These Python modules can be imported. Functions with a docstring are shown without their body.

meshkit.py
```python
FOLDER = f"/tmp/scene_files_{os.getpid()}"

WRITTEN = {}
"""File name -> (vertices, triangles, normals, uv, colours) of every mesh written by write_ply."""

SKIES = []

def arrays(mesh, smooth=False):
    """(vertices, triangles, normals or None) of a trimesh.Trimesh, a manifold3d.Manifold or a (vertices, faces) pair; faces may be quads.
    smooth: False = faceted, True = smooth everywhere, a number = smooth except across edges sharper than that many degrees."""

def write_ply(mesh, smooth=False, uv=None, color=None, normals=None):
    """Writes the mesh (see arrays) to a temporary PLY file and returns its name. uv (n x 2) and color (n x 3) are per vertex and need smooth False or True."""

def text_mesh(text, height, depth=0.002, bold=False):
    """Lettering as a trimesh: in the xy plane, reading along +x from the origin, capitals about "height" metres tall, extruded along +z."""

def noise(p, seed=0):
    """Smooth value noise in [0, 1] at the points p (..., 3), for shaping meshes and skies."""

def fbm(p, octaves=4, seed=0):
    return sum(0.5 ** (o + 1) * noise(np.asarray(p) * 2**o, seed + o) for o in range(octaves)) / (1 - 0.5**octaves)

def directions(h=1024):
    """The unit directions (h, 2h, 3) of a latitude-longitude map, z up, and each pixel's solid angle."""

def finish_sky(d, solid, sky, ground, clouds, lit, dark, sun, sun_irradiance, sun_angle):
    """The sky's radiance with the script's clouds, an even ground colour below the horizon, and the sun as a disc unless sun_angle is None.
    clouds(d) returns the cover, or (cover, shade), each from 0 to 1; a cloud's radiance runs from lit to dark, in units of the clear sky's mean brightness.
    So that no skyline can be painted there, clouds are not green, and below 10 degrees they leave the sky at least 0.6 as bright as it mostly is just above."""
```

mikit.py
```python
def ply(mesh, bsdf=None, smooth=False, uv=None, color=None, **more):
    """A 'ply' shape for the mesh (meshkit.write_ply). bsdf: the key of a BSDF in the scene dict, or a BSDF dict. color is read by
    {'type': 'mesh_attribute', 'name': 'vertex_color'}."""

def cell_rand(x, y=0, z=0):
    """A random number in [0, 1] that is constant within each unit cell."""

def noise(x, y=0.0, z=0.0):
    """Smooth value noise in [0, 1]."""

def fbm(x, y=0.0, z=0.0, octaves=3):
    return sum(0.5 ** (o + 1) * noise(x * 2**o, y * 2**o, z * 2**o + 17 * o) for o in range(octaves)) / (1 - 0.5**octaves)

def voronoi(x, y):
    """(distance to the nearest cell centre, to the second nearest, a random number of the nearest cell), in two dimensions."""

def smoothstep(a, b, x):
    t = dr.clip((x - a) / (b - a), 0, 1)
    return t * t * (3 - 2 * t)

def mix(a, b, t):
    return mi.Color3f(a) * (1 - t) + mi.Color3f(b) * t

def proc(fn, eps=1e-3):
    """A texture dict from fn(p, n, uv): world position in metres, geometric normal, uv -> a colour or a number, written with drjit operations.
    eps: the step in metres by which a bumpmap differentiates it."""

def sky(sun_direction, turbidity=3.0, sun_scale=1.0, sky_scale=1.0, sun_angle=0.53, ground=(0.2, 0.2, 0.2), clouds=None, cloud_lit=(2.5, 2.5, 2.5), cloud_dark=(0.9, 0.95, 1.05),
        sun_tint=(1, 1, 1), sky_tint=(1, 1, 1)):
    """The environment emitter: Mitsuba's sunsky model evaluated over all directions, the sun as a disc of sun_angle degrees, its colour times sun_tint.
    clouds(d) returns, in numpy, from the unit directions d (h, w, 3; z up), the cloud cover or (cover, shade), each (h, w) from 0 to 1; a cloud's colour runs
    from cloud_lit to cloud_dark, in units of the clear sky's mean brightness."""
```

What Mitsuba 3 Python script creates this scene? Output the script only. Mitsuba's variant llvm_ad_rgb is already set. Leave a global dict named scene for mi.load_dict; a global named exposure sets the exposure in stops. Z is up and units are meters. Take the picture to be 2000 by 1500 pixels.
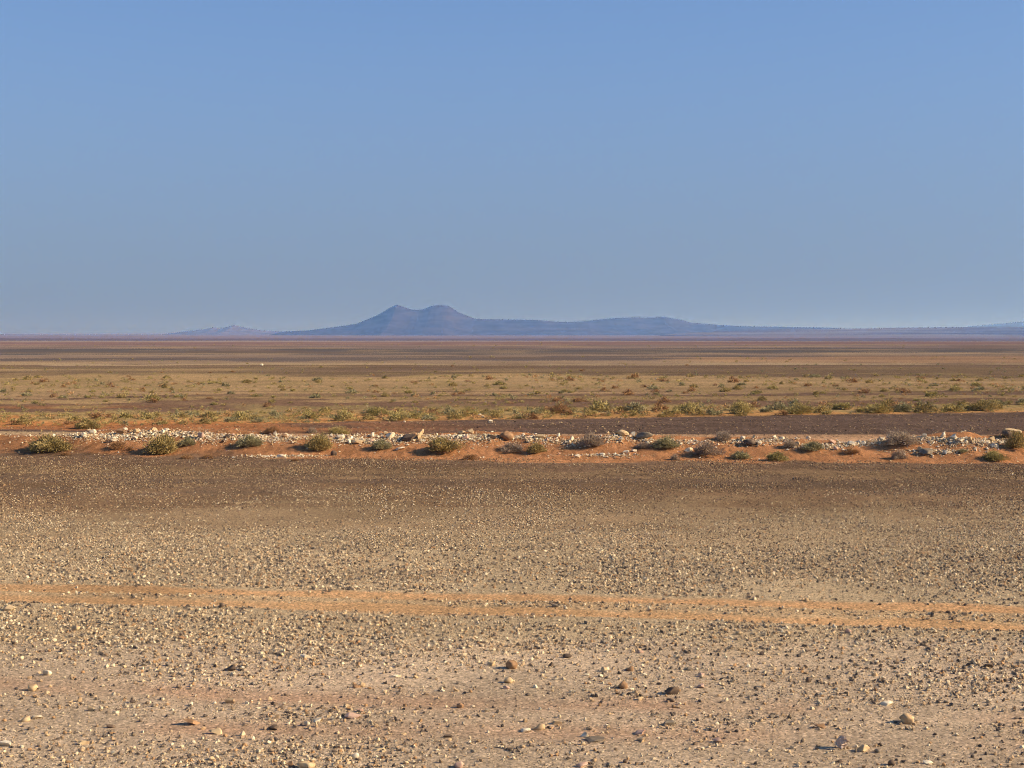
import math, numpy as np, trimesh, drjit as dr, mitsuba as mi, mikit, meshkit
from mikit import proc, noise, fbm, voronoi, smoothstep, mix, ply

T = mi.ScalarTransform4f
scene, labels = {}, {}
PI = math.pi

# ------------------------------------------------------------------ camera, sky, exposure
CAM_Z = 4.5                     # eye height: standing on a truck bed / embankment
F, HOR = 3000.0, 651.0          # focal length and horizon row in pixels of the 2000 x 1500 photograph
scene['camera'] = {
    'type': 'perspective', 'fov': 2 * math.degrees(math.atan(1000 / F)), 'fov_axis': 'x',
    'principal_point_offset_y': (750 - HOR) / 1500.0, 'near_clip': 0.1, 'far_clip': 120000.0,
    'to_world': T().look_at(origin=[0, 0, CAM_Z], target=[0, 100, CAM_Z], up=[0, 0, 1]),
    'medium': {'type': 'ref', 'id': 'air'},
}
SUN_EL = math.radians(26)
SUN = [0.991 * math.cos(SUN_EL), -0.13 * math.cos(SUN_EL), math.sin(SUN_EL)]


def dust_veil(d):
    """The grey blue dust layer that lies round the whole horizon."""
    return 0.70 * np.exp(-(np.degrees(np.arcsin(np.clip(d[..., 2], 0, 1))) / 9.0) ** 2)


scene['sky'] = mikit.sky(SUN, turbidity=2, sky_scale=0.55, sun_scale=1.35, sun_tint=(0.98, 1.0, 1.14), sky_tint=(1.24, 1.45, 1.95), ground=(0.3, 0.22, 0.15),
                         clouds=dust_veil, cloud_lit=(0.68, 0.84, 1.30))
exposure = 2.1

scene['air'] = {'type': 'homogeneous', 'albedo': {'type': 'rgb', 'value': [0.72, 0.86, 0.98]},
                'sigma_t': {'type': 'rgb', 'value': [2.0e-5, 3.5e-5, 6.6e-5]}, 'phase': {'type': 'hg', 'g': 0.45}}
scene['haze'] = {'type': 'cube', 'to_world': T().translate([0, 11500, 150]).scale([46000, 43000, 182]),
                 'bsdf': {'type': 'null'}, 'interior': {'type': 'ref', 'id': 'air'}}
labels['haze'] = {'label': 'pale blue desert air that fades the far hills', 'category': 'haze', 'kind': 'stuff'}

# ------------------------------------------------------------------ helpers
GAIN = np.array([1.17, 1.09, 1.10])     # picture value of a white sunlit level surface in this light


def lin(c):
    c = np.asarray(c, float) / 255
    return np.where(c < 0.04045, c / 12.92, ((c + 0.055) / 1.055) ** 2.4)


def alb(*c):
    """The base colour of a surface that shows as this sRGB colour where the sun lights it level."""
    return np.clip(lin(c) / GAIN, 0.005, 0.85)


def C(c):
    return mi.Color3f(*[float(v) for v in c])


def npfbm(x, y, octaves=4, seed=0):
    x = np.asarray(x, float)
    return meshkit.fbm(np.stack([x, np.broadcast_to(y, x.shape) + 0.0, x * 0 + 0.37], -1), octaves, seed)


def sstep(a, b, x):
    t = np.clip((x - a) / (b - a), 0, 1)
    return t * t * (3 - 2 * t)


def flat_at(X, Y):
    d = F * CAM_Z / (Y - HOR)
    return (X - 1000) / F * d, d


def line(Y0, Y1):
    """Ground line y = a + b x through the points seen at the left and the right edge of the photograph on rows Y0 and Y1."""
    (x0, d0), (x1, d1) = flat_at(0, Y0), flat_at(2000, Y1)
    b = (d1 - d0) / (x1 - x0)
    return d0 - b * x0, b


# ------------------------------------------------------------------ terrain
BERM_A, BERM_B = line(888, 905)                       # foot of the bank
BERM_W = 3.3                                          # from its foot to its crest
_crest = np.array([(0, 852), (130, 849), (180, 843), (300, 839), (400, 839), (500, 843), (560, 847), (650, 851), (760, 846), (820, 846), (880, 844), (920, 841),
                   (1000, 847), (1060, 851), (1120, 854), (1190, 846), (1215, 844), (1280, 851), (1340, 854), (1450, 855), (1540, 857), (1640, 863), (1700, 859),
                   (1745, 854), (1800, 847), (1850, 847), (1900, 852), (1960, 846), (2000, 845)], float)
_cx = (_crest[:, 0] - 1000) / F * 59.3
_cz = CAM_Z - (_crest[:, 1] - HOR) / F * (BERM_A + BERM_B * _cx + BERM_W)
RUT_A, RUT_B = line(1145, 1192), line(1164.5, 1226)   # the two ruts of the wheel track
OLD_A, OLD_B = line(1338, 1405), line(1408, 1452)     # faint older wheel marks


def crest(x):
    z = np.interp(x, _cx, _cz)
    out = np.maximum(np.maximum(_cx[0] - x, x - _cx[-1]), 0)
    return z + np.minimum(out, 3) * 0.03 * (npfbm(x * 0.4, 3.0, 3, 5) - 0.3)


def rut_wobble(x):
    return 0.10 * np.sin(x * 0.35 + 1) + 0.06 * np.sin(x * 0.9)


def rut_d(x, y):
    w = rut_wobble(x)
    return [y - (a + b * x) - w for a, b in (RUT_A, RUT_B)]


def bank_foot(x):
    return 1.5 * (npfbm(x * 0.38, 7.0, 4, 9) - 0.5)


def H(x, y):
    x, y = np.broadcast_arrays(np.asarray(x, float), np.asarray(y, float))
    z = 0.05 * (npfbm(x * 0.16, y * 0.10, 3, 1) - 0.5) + 0.022 * (npfbm(x * 1.4, y * 1.0, 3, 2) - 0.5) * (np.abs(y) < 90)
    near = (y > 10) & (y < 45)
    for d in rut_d(x, y):
        z = z - near * (0.05 * np.exp(-(d / 0.22) ** 2) - 0.02 * np.exp(-((np.abs(d) - 0.44) / 0.1) ** 2))
    for a, b in (OLD_A, OLD_B):
        z = z - near * 0.018 * np.exp(-((y - a - b * x - 0.12 * np.sin(x * 0.6)) / 0.22) ** 2)
    # the graded bank
    s = y - (BERM_A + BERM_B * x) + bank_foot(x)
    prof = np.where(s < BERM_W, sstep(-0.25, BERM_W, s) ** 1.15, 1 - sstep(BERM_W, BERM_W + 2.6, s))
    rough = 1 + 0.5 * (npfbm(x * 1.1, y * 1.1, 3, 4) - 0.5)
    z = z + np.where((s > -0.5) & (s < 8), crest(x) * prof * rough, 0)
    # wide low swells beyond, then the edge of the plateau and the lower plain
    z = z + sstep(75, 200, y) * 0.35 * (npfbm(x * 0.009, y * 0.012, 3, 6) - 0.5)
    edge = 850 + 260 * (npfbm(x * 0.0016, 2.0, 3, 8) - 0.5)
    z = z - 20 * sstep(edge, edge + 1500, y) - 20 * sstep(1500, 4000, -y)
    z = z + sstep(4000, 8000, y) * sstep(16000, 9000, y) * 5 * (npfbm(x * 0.0002, y * 0.00025, 3, 12) - 0.5)
    return z


def at_all(X, Y):
    """The first ground points on the lines of sight through these pixels of the photograph."""
    X, Y = np.asarray(X, float), np.asarray(Y, float)
    lo = F * (CAM_Z - 1.0) / (Y - HOR)
    hi = F * (CAM_Z + 0.45) / (Y - HOR)
    d = lo[:, None] + (hi - lo)[:, None] * np.linspace(0, 1, 70)[None]
    f = CAM_Z - (Y[:, None] - HOR) / F * d - H((X[:, None] - 1000) / F * d, d)
    i = np.maximum(np.argmax(f < 0, axis=1), 1)
    k = np.arange(len(X))
    t = np.clip(f[k, i - 1] / (f[k, i - 1] - f[k, i]), 0, 1)
    y = d[k, i - 1] * (1 - t) + d[k, i] * t
    x = (X - 1000) / F * y
    return np.stack([x, y, H(x, y)], -1)


def at(X, Y):
    return at_all([X], [Y])[0]


rows = [-31000, -12000, -4000, -1200, -300, -60, -12, 0, 6, 10]
y = 12.0
while y < 52:
    rows.append(y)
    y += max(0.028, y * y / 13500 * 1.6)
while y < 66:
    rows.append(y)
    y += 0.11
while y < 850:
    rows.append(y)
    y += y * y / 13500 * 0.8
while y < 53000:
    rows.append(y)
    y *= 1.03
rows = np.array(rows + [54000.0])
ucol = np.linspace(-1, 1, 281)
Wd = 0.55 * np.abs(rows) + 5
gx = Wd[:, None] * ucol[None]
side = np.stack([Wd * (1 - k) + 45500 * k for k in (0.002, 0.02, 0.15, 1)], 1)
gx = np.hstack([-side[:, ::-1], gx, side])
gy = np.broadcast_to(rows[:, None], gx.shape)
gz = H(gx, gy)
R, Cn = gx.shape
gi = np.arange(R * Cn).reshape(R, Cn)
quads = np.stack([gi[:-1, :-1], gi[:-1, 1:], gi[1:, 1:], gi[1:, :-1]], -1).reshape(-1, 4)
ground_mesh = (np.stack([gx, gy, gz], -1).reshape(-1, 3), quads)

# ------------------------------------------------------------------ ground material: gravel and sand belts, each where it lies
BANDS = [  # left row, right row, softness (share of the distance), wander, colour beyond that line
    (1262, 1252, 0.030, 1.0, (184, 159, 126)),
    (1075, 1090, 0.050, 1.5, (168, 143, 112)),
    (1030, 1025, 0.040, 1.5, (152, 126, 97)),
    (985, 985, 0.025, 1.8, (132, 105, 80)),
    (952, 972, 0.022, 2.4, (116, 94, 76)),
    (930, 940, 0.014, 1.8, (134, 108, 82)),
    (914, 922, 0.010, 1.5, (120, 95, 75)),
    (888.5, 905, 0.006, 2.2, (172, 120, 82)),
    (870, 878, 0.006, 2.5, (186, 146, 112)),
    (846, 850, 0.003, 1.0, (106, 86, 75)),
    (834, 803.5, 0.005, 1.5, (188, 140, 90)),
    (816, 790, 0.012, 3.0, (158, 130, 88)),
    (804, 783, 0.010, 3.0, (118, 92, 74)),
    (785, 774, 0.008, 2.5, (152, 124, 90)),
    (778, 768, 0.005, 2.0, (112, 88, 72)),
    (774, 760, 0.006, 2.5, (158, 128, 96)),
    (768, 754, 0.008, 2.0, (166, 136, 100)),
    (735, 731, 0.016, 2.0, (124, 102, 80)),
    (724, 721, 0.016, 2.0, (134, 112, 86)),
    (718, 716, 0.012, 2.0, (120, 98, 80)),
    (713.5, 712.5, 0.005, 1.5, (170, 145, 115)),
    (711.0, 708.5, 0.010, 2.0, (150, 126, 104)),
    (704.0, 701.0, 0.010, 2.0, (114, 100, 94)),
    (699.5, 692.0, 0.014, 2.0, (142, 122, 108)),
    (694.5, 688.5, 0.010, 1.5, (102, 94, 92)),
    (682.5, 680.0, 0.020, 1.5, (132, 114, 108)),
    (675.0, 673.5, 0.010, 1.0, (136, 110, 106)),
    (668.2, 667.2, 0.010, 0.5, (156, 136, 126)),
]


def ground_colour(p, n, uv):
    x, y = p.x, p.y
    big = fbm(x * 0.05, y * 0.07, 1.0, octaves=4) - 0.5
    mid = fbm(x * 0.6, y * 0.5, 5.0, octaves=3) - 0.5
    fine = noise(x * 21, y * 15, 3.0) - 0.5
    wide = fbm(x * 0.013, y * 0.021, 8.0, octaves=4) - 0.5
    streak = fbm(x * 0.012, dr.log(dr.maximum(y, 1.0)) * 46.0, 9.0, octaves=4) - 0.5
    ragged = fbm(x * 0.055, y * 0.036, 14.0, octaves=5) - 0.5
    vast = fbm(x * 0.0006, y * 0.0010, 4.0, octaves=4) - 0.5
    col = C(alb(194, 168, 139))
    # rosy sand of the older wheel marks and bare patches in the near gravel
    for a, b in (OLD_A, OLD_B):
        d = y - a - b * x - 0.12 * dr.sin(x * 0.6)
        col = mix(col, C(alb(182, 142, 112)), 0.85 * dr.exp(-dr.square(d / 0.42)) * smoothstep(-0.35, 0.25, mid + big))
    col = mix(col, C(alb(184, 151, 124)), 0.6 * smoothstep(0.0, 0.3, big + 0.4 * mid) * smoothstep(24, 21, y))
    for Y0, Y1, soft, wander, c in BANDS:
        a, b = line(Y0, Y1)
        e = a + b * dr.clip(x, -0.5 * a, 0.5 * a)
        w = soft * 1.35 * e
        far = smoothstep(90, 200, y)
        jit = w * wander * 2.6 * (mid * (1 - far) + big * (1 + 0.4 * far) + 0.8 * streak + (1.6 * wide + 2.6 * ragged) * smoothstep(60, 120, y))
        col = mix(col, C(alb(*c)), smoothstep(e - w, e + w, y + jit))
    # drifted sand on the floor of the track
    w = 0.10 * dr.sin(x * 0.35 + 1) + 0.06 * dr.sin(x * 0.9)
    for a, b in (RUT_A, RUT_B):
        d = y - (a + b * x) - w
        col = mix(col, C(alb(200, 154, 110)), 0.95 * (1 - smoothstep(0.24, 0.47, dr.abs(d) + 0.5 * mid + 0.25 * big)))
    dm = y - 0.5 * (RUT_A[0] + RUT_B[0]) - 0.5 * (RUT_A[1] + RUT_B[1]) * x - w
    col = mix(col, C(alb(188, 150, 108)), 0.5 * (1 - smoothstep(0.5, 1.0, dr.abs(dm) + mid * 0.5)))
    # orange sand showing through beyond the bank
    belt = smoothstep(66, 74, y) * (1 - smoothstep(88, 98, y))
    patch = fbm(x * 0.11, y * 0.16, 31.0, octaves=3)
    col = mix(col, C(alb(180, 118, 74)), belt * smoothstep(0.46, 0.62, patch) * 0.8 * smoothstep(8, -10, x + 0.6 * (y - 66)))
    # darker gravel lag and paler drift lying in tongues over the middle distance
    tongue = smoothstep(0.03, 0.20, 0.6 * wide + 0.7 * ragged + 0.5 * streak) * smoothstep(95, 130, y) * smoothstep(900, 500, y)
    col = mix(col, C(alb(116, 94, 78)), 0.55 * tongue)
    drift = smoothstep(0.05, 0.22, -0.5 * wide - 0.7 * ragged + 0.6 * streak) * smoothstep(95, 130, y) * smoothstep(900, 500, y)
    col = mix(col, C(alb(176, 144, 104)), 0.40 * drift)
    # dry yellow grass litter among the shrubs
    litter = smoothstep(0.50, 0.68, fbm(x * 0.30, y * 0.17, 23.0, octaves=4)) * (smoothstep(0.5, 4, y - line(834, 803.5)[0] - line(834, 803.5)[1] * dr.clip(x, -38, 38)) * (1 - smoothstep(92, 102, y)) + 0.7 * smoothstep(112, 122, y) * (1 - smoothstep(165, 185, y)))
    col = mix(col, C(alb(156, 132, 90)), 0.7 * litter)
    # a low orange sand sheet far out at the right, and a pale bare strip behind the left end of the bank
    sheet = dr.square((x - 82) / 62) + dr.square((y - 268) / 48) + 1.2 * ragged
    col = mix(col, C(alb(172, 134, 102)), 0.65 * smoothstep(1.0, 0.2, sheet))
    strip = dr.square((x + 22) / 7) + dr.square((y - 69.5 + 0.08 * (x + 22)) / 1.1) + 0.8 * mid
    col = mix(col, C(alb(186, 156, 120)), 0.85 * smoothstep(1.0, 0.6, strip))
    # the lower plain: bands of dark gravel and pale pan
    plain = smoothstep(1000, 2500, y)
    yv = y * (1 + 0.35 * vast)
    col = mix(col, C(alb(108, 90, 82)), smoothstep(4700, 5300, yv))
    col = mix(col, C(alb(136, 114, 104)), smoothstep(6600, 8000, yv))
    col = mix(col, C(alb(112, 94, 90)), plain * smoothstep(0.02, 0.14, vast + 0.35 * streak) * 0.7)
    pan = fbm(x * 0.30, y * 0.42, 6.0, octaves=4) - 0.5
    tone = 1 + 0.5 * pan * smoothstep(75, 45, y) + 0.55 * streak * smoothstep(26, 60, y) * smoothstep(4000, 1200, y) + 0.22 * big * smoothstep(600, 200, y) + 0.26 * mid * smoothstep(400, 60, y) + 0.30 * fine * smoothstep(75, 30, y)
    v1, v2, cell = voronoi(x * 24, y * 24)
    speck = smoothstep(0.55, 0.25, v1) * smoothstep(80, 50, y)
    tone = tone * (1 + speck * (cell - 0.45) * 1.1)
    u1, u2, cell2 = voronoi(x * 8.0, y * 2.2)
    tone = tone * (1 + (cell2 - 0.5) * 0.5 * smoothstep(34, 60, y) * smoothstep(500, 150, y))
    return dr.clip(col * dr.maximum(tone, 0.3), 0, 0.85)


def ground_bump(p, n, uv):
    return 0.012 * fbm(p.x * 9, p.y * 9, 2.0, octaves=3) + 0.006 * noise(p.x * 55, p.y * 55, 1.0)


scene['ground_surface'] = {'type': 'bumpmap', 'arbitrary': {**proc(ground_bump, 0.004)}, 'scale': 1.0,
                           'bsdf': {'type': 'diffuse', 'reflectance': proc(ground_colour)}}
scene['ground'] = ply(ground_mesh, 'ground_surface', smooth=True)
labels['ground'] = {'label': 'flat stony desert plain with belts of gravel, sand and a wheel track', 'category': 'ground', 'kind': 'structure'}


# ------------------------------------------------------------------ far hills
def hill_mesh(profile, D, spread, base=-27.0, seed=0, nx=300, ny=71, rough=0.10):
    prof = np.array(profile, float)
    px = (prof[:, 0] - 1000) / F * D
    pz = CAM_Z + (HOR - prof[:, 1]) / F * D
    xs = np.linspace(px[0], px[-1], nx)
    z = np.maximum(np.interp(xs, px, pz) - base, 0)
    ends = sstep(0, 0.04, np.linspace(0, 1, nx)) * sstep(0, 0.04, np.linspace(1, 0, nx))
    z = z * ends
    v = np.linspace(-1, 1, ny)
    ysp = np.sign(v) * np.abs(v) ** 1.3 * spread
    gx, gy = np.meshgrid(xs, ysp, indexing='ij')
    wid = (0.25 + 0.75 * (z / z.max()))[:, None] * spread
    r = np.clip(np.abs(gy) / wid, 0, 1)
    fall = (1 - r) ** 1.25 * (1 - 0.25 * np.sin(r * PI))
    gul = meshkit.fbm(np.stack([gx / (spread * 0.10), gy / (spread * 0.45), gx * 0 + seed], -1), 4, seed)
    gul = 1 - np.abs(2 * gul - 1)
    hz = base + z[:, None] * fall * (1 + rough * 2.2 * np.minimum(gul - 0.8, 0) * sstep(0, 0.25, r))
    i = np.arange(nx * ny).reshape(nx, ny)
    q = np.stack([i[:-1, :-1], i[1:, :-1], i[1:, 1:], i[:-1, 1:]], -1).reshape(-1, 4)
    return np.stack([gx, gy + D, hz], -1).reshape(-1, 3), q


def rock_slope(p, n, uv):
    t = fbm(p.x * 0.004, p.y * 0.004, p.z * 0.02, octaves=4)
    return mix(C((0.030, 0.023, 0.020)), C((0.065, 0.048, 0.038)), smoothstep(0.3, 0.75, t))


def red_slope(p, n, uv):
    t = fbm(p.x * 0.002, p.y * 0.003, p.z * 0.03, octaves=4)
    return mix(C((0.09, 0.06, 0.05)), C((0.16, 0.11, 0.09)), smoothstep(0.3, 0.75, t))


def ridge_slope(p, n, uv):
    t = fbm(p.x * 0.0009, p.y * 0.0012 + p.z * 0.05, 3.0, octaves=4)
    return mix(C((0.055, 0.040, 0.040)), C((0.18, 0.145, 0.105)), smoothstep(0.35, 0.7, t))


for k, f in (('hill_rock', rock_slope), ('red_hill_rock', red_slope), ('ridge_rock', ridge_slope)):
    scene[k] = {'type': 'diffuse', 'reflectance': proc(f)}


def structure(key, mesh, bsdf, label, category):
    scene[key] = ply(mesh, bsdf, smooth=True)
    labels[key] = {'label': label, 'category': category, 'kind': 'structure'}


TWIN = [(520, 650), (560, 647), (600, 645.5), (650, 639), (672, 636), (695, 632.5), (715, 624.5), (734, 617), (752, 607), (762, 600.5), (774, 594.8), (784, 597.5), (796, 602), (806, 605),
        (818, 605.5), (830, 602.5), (842, 597.5), (853, 595.8), (866, 596), (876, 597), (884, 602), (896, 610), (910, 616), (926, 622), (945, 623.5), (975, 623.5),
        (1021, 624.5), (1049, 625), (1087, 628.2), (1110, 629), (1150, 630), (1190, 640), (1230, 652)]
structure('twin_peaked_hill', hill_mesh(TWIN, 20000, 2600, seed=3, rough=0.06), 'hill_rock', 'blue twin-peaked hill standing far off on the skyline', 'hill')
LONG = [(1010, 652), (1060, 634), (1100, 629.5), (1140, 627.2), (1170, 624), (1199, 621.2), (1222, 620.5), (1241, 619.2), (1258, 620.5), (1273, 620), (1297, 618.6), (1312, 621.5), (1332, 625),
        (1349, 630), (1387, 633), (1420, 635.5), (1447, 637), (1517, 638.2), (1604, 639.5), (1660, 642), (1730, 648), (1790, 654)]
structure('long_hill', hill_mesh(LONG, 21500, 2400, seed=8, rough=0.05), 'hill_rock', 'long low flat-topped blue hill trailing away from the twin peaks', 'hill')
SMALL = [(300, 656), (330, 651), (350, 648.5), (372, 646), (390, 644), (404, 642), (418, 639), (430, 642), (443, 638.5), (456, 634.8), (470, 638.2), (486, 641.5), (510, 645), (560, 648), (620, 653)]
structure('small_hill', hill_mesh(SMALL, 29000, 2000, seed=5, rough=0.10), 'red_hill_rock', 'small faint reddish pair of hillocks alone on the skyline', 'hill')
RIDGE = [(1250, 658), (1340, 650), (1450, 645), (1560, 642.5), (1650, 642), (1720, 640.8), (1772, 640), (1860, 639), (1940, 638.5), (2000, 638.2), (2100, 638), (2300, 639), (2500, 644), (2700, 655)]
structure('low_ridge', hill_mesh(RIDGE, 14500, 4300, base=-27, seed=11, rough=0.05), 'ridge_rock', 'broad low purple ridge closing the plain below the skyline', 'ridge')
FAINT = [(1840, 650), (1895, 637), (1940, 633.5), (1985, 629), (2040, 626), (2150, 622), (2300, 628), (2450, 652)]
structure('faint_hill', hill_mesh(FAINT, 31000, 3000, base=-27, seed=13, rough=0.08), 'hill_rock', 'faintest and farthest pale hill, just showing above the low ridge', 'hill')

# ------------------------------------------------------------------ gravel: loose stones too many to count, one mesh
OCT = np.array([[1, 0, 0], [0, 1, 0], [-1, 0, 0], [0, -1, 0], [0, 0, 1], [0, 0, -1]], float)
OCTF = np.array([[0, 1, 4], [1, 2, 4], [2, 3, 4], [3, 0, 4], [1, 0, 5], [2, 1, 5], [3, 2, 5], [0, 3, 5]])
PYR = np.array([[1, 0, -0.4], [0, 1, -0.4], [-1, 0, -0.4], [0, -1, -0.4], [0, 0, 0.9]], float)
PYRF = np.array([[0, 1, 4], [1, 2, 4], [2, 3, 4], [3, 0, 4]])
_ico = trimesh.creation.icosphere(subdivisions=0)
ICO, ICOF = np.array(_ico.vertices), np.array(_ico.faces)
PAL = {
    'tan': np.array([(216, 184, 144), (202, 170, 134), (188, 156, 122), (232, 204, 164), (172, 144, 116), (246, 224, 188), (146, 126, 108), (116, 102, 90), (196, 152, 110), (240, 214, 176), (124, 110, 98), (106, 94, 84), (214, 192, 160)]),
    'dark': np.array([(128, 102, 82), (112, 90, 76), (146, 116, 90), (164, 134, 102), (98, 80, 68), (176, 148, 114), (138, 108, 84), (190, 162, 126)]),
    'white': np.array([(250, 232, 204), (240, 216, 182), (228, 198, 158), (246, 226, 196), (214, 180, 140), (184, 150, 116), (236, 206, 160)]),
}


def loose_stones(rng, x, y, s, cols, flat=0.6, unit=OCT, faces=OCTF, sink=0.25):
    n = len(x)
    V = unit[None] * (1 + rng.uniform(-0.35, 0.35, (n, len(unit), 1))) + rng.normal(0, 0.12, (n, len(unit), 3))
    V = V * np.stack([rng.uniform(0.75, 1.3, n), rng.uniform(0.6, 1.0, n), flat * rng.uniform(0.6, 1.3, n)], -1)[:, None] * (s / 2)[:, None, None]
    a = rng.uniform(0, 2 * PI, n)
    t = rng.normal(0, 0.25, n)
    ca, sa = np.cos(a)[:, None], np.sin(a)[:, None]
    X, Y, Z = V[..., 0], V[..., 1], V[..., 2]
    X, Z = X * np.cos(t)[:, None] - Z * np.sin(t)[:, None], X * np.sin(t)[:, None] + Z * np.cos(t)[:, None]
    X, Y = X * ca - Y * sa, X * sa + Y * ca
    z0 = H(x, y) + s * flat * 0.5 * (1 - 2 * sink)
    v = np.stack([X + x[:, None], Y + y[:, None], Z + z0[:, None]], -1).reshape(-1, 3)
    f = (faces[None] + (np.arange(n) * len(unit))[:, None, None]).reshape(-1, 3)
    return v, f, np.repeat(cols, len(unit), axis=0)


def palette(rng, name, n, jitter=0.14):
    c = np.array([alb(*k) * (0.85 if name == 'white' else 0.88) for k in PAL[name]])[rng.integers(0, len(PAL[name]), n)]
    return np.clip(c * (1 + rng.uniform(-jitter, jitter, (n, 1))), 0.01, 0.85)


scene['stone_skin'] = {'type': 'diffuse', 'reflectance': {'type': 'mesh_attribute', 'name': 'vertex_color'}}


def old_mark(x, y):
    return np.max([np.exp(-((y - a - b * x - 0.12 * np.sin(x * 0.6)) / 0.35) ** 2) for a, b in (OLD_A, OLD_B)], axis=0)


def density(x, y):
    """How thickly the loose stones lie, about 0 to 1."""
    big = npfbm(x * 0.22, y * 0.16, 3, 21)
    d = 0.55 + 1.9 * (big - 0.5) + 0.9 * (npfbm(x * 0.9, y * 0.7, 2, 22) - 0.5)
    clump = npfbm(x * 0.42, y * 0.55, 3, 24)
    d = d * (0.45 + 1.15 * sstep(0.36, 0.62, clump))
    row = HOR + F * CAM_Z / y
    d = d + 0.45 * sstep(1000, 1060, row) * (1 - sstep(1125, 1150, row)) + 0.4 * sstep(1205, 1225, row) * (1 - sstep(1255, 1300, row))
    d = d - 0.08 * sstep(1290, 1330, row) * (1 - sstep(1400, 1450, row)) + 0.5 * sstep(1440, 1480, row) * sstep(0, -3, x + 1.2)
    ra, rb = rut_d(x, y)
    rag = 0.28 * (npfbm(x * 1.3, y * 2.5, 3, 77) - 0.5)
    rut = 1 - sstep(0.26, 0.46, np.minimum(np.abs(ra), np.abs(rb)) + rag)
    between = (ra < 0) & (rb > 0)
    d = d * np.where(between, 0.9, 1) * (1 - 0.97 * rut)
    return np.clip(d * (1 - 0.75 * old_mark(x, y)), 0.02, 1.3)


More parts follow.
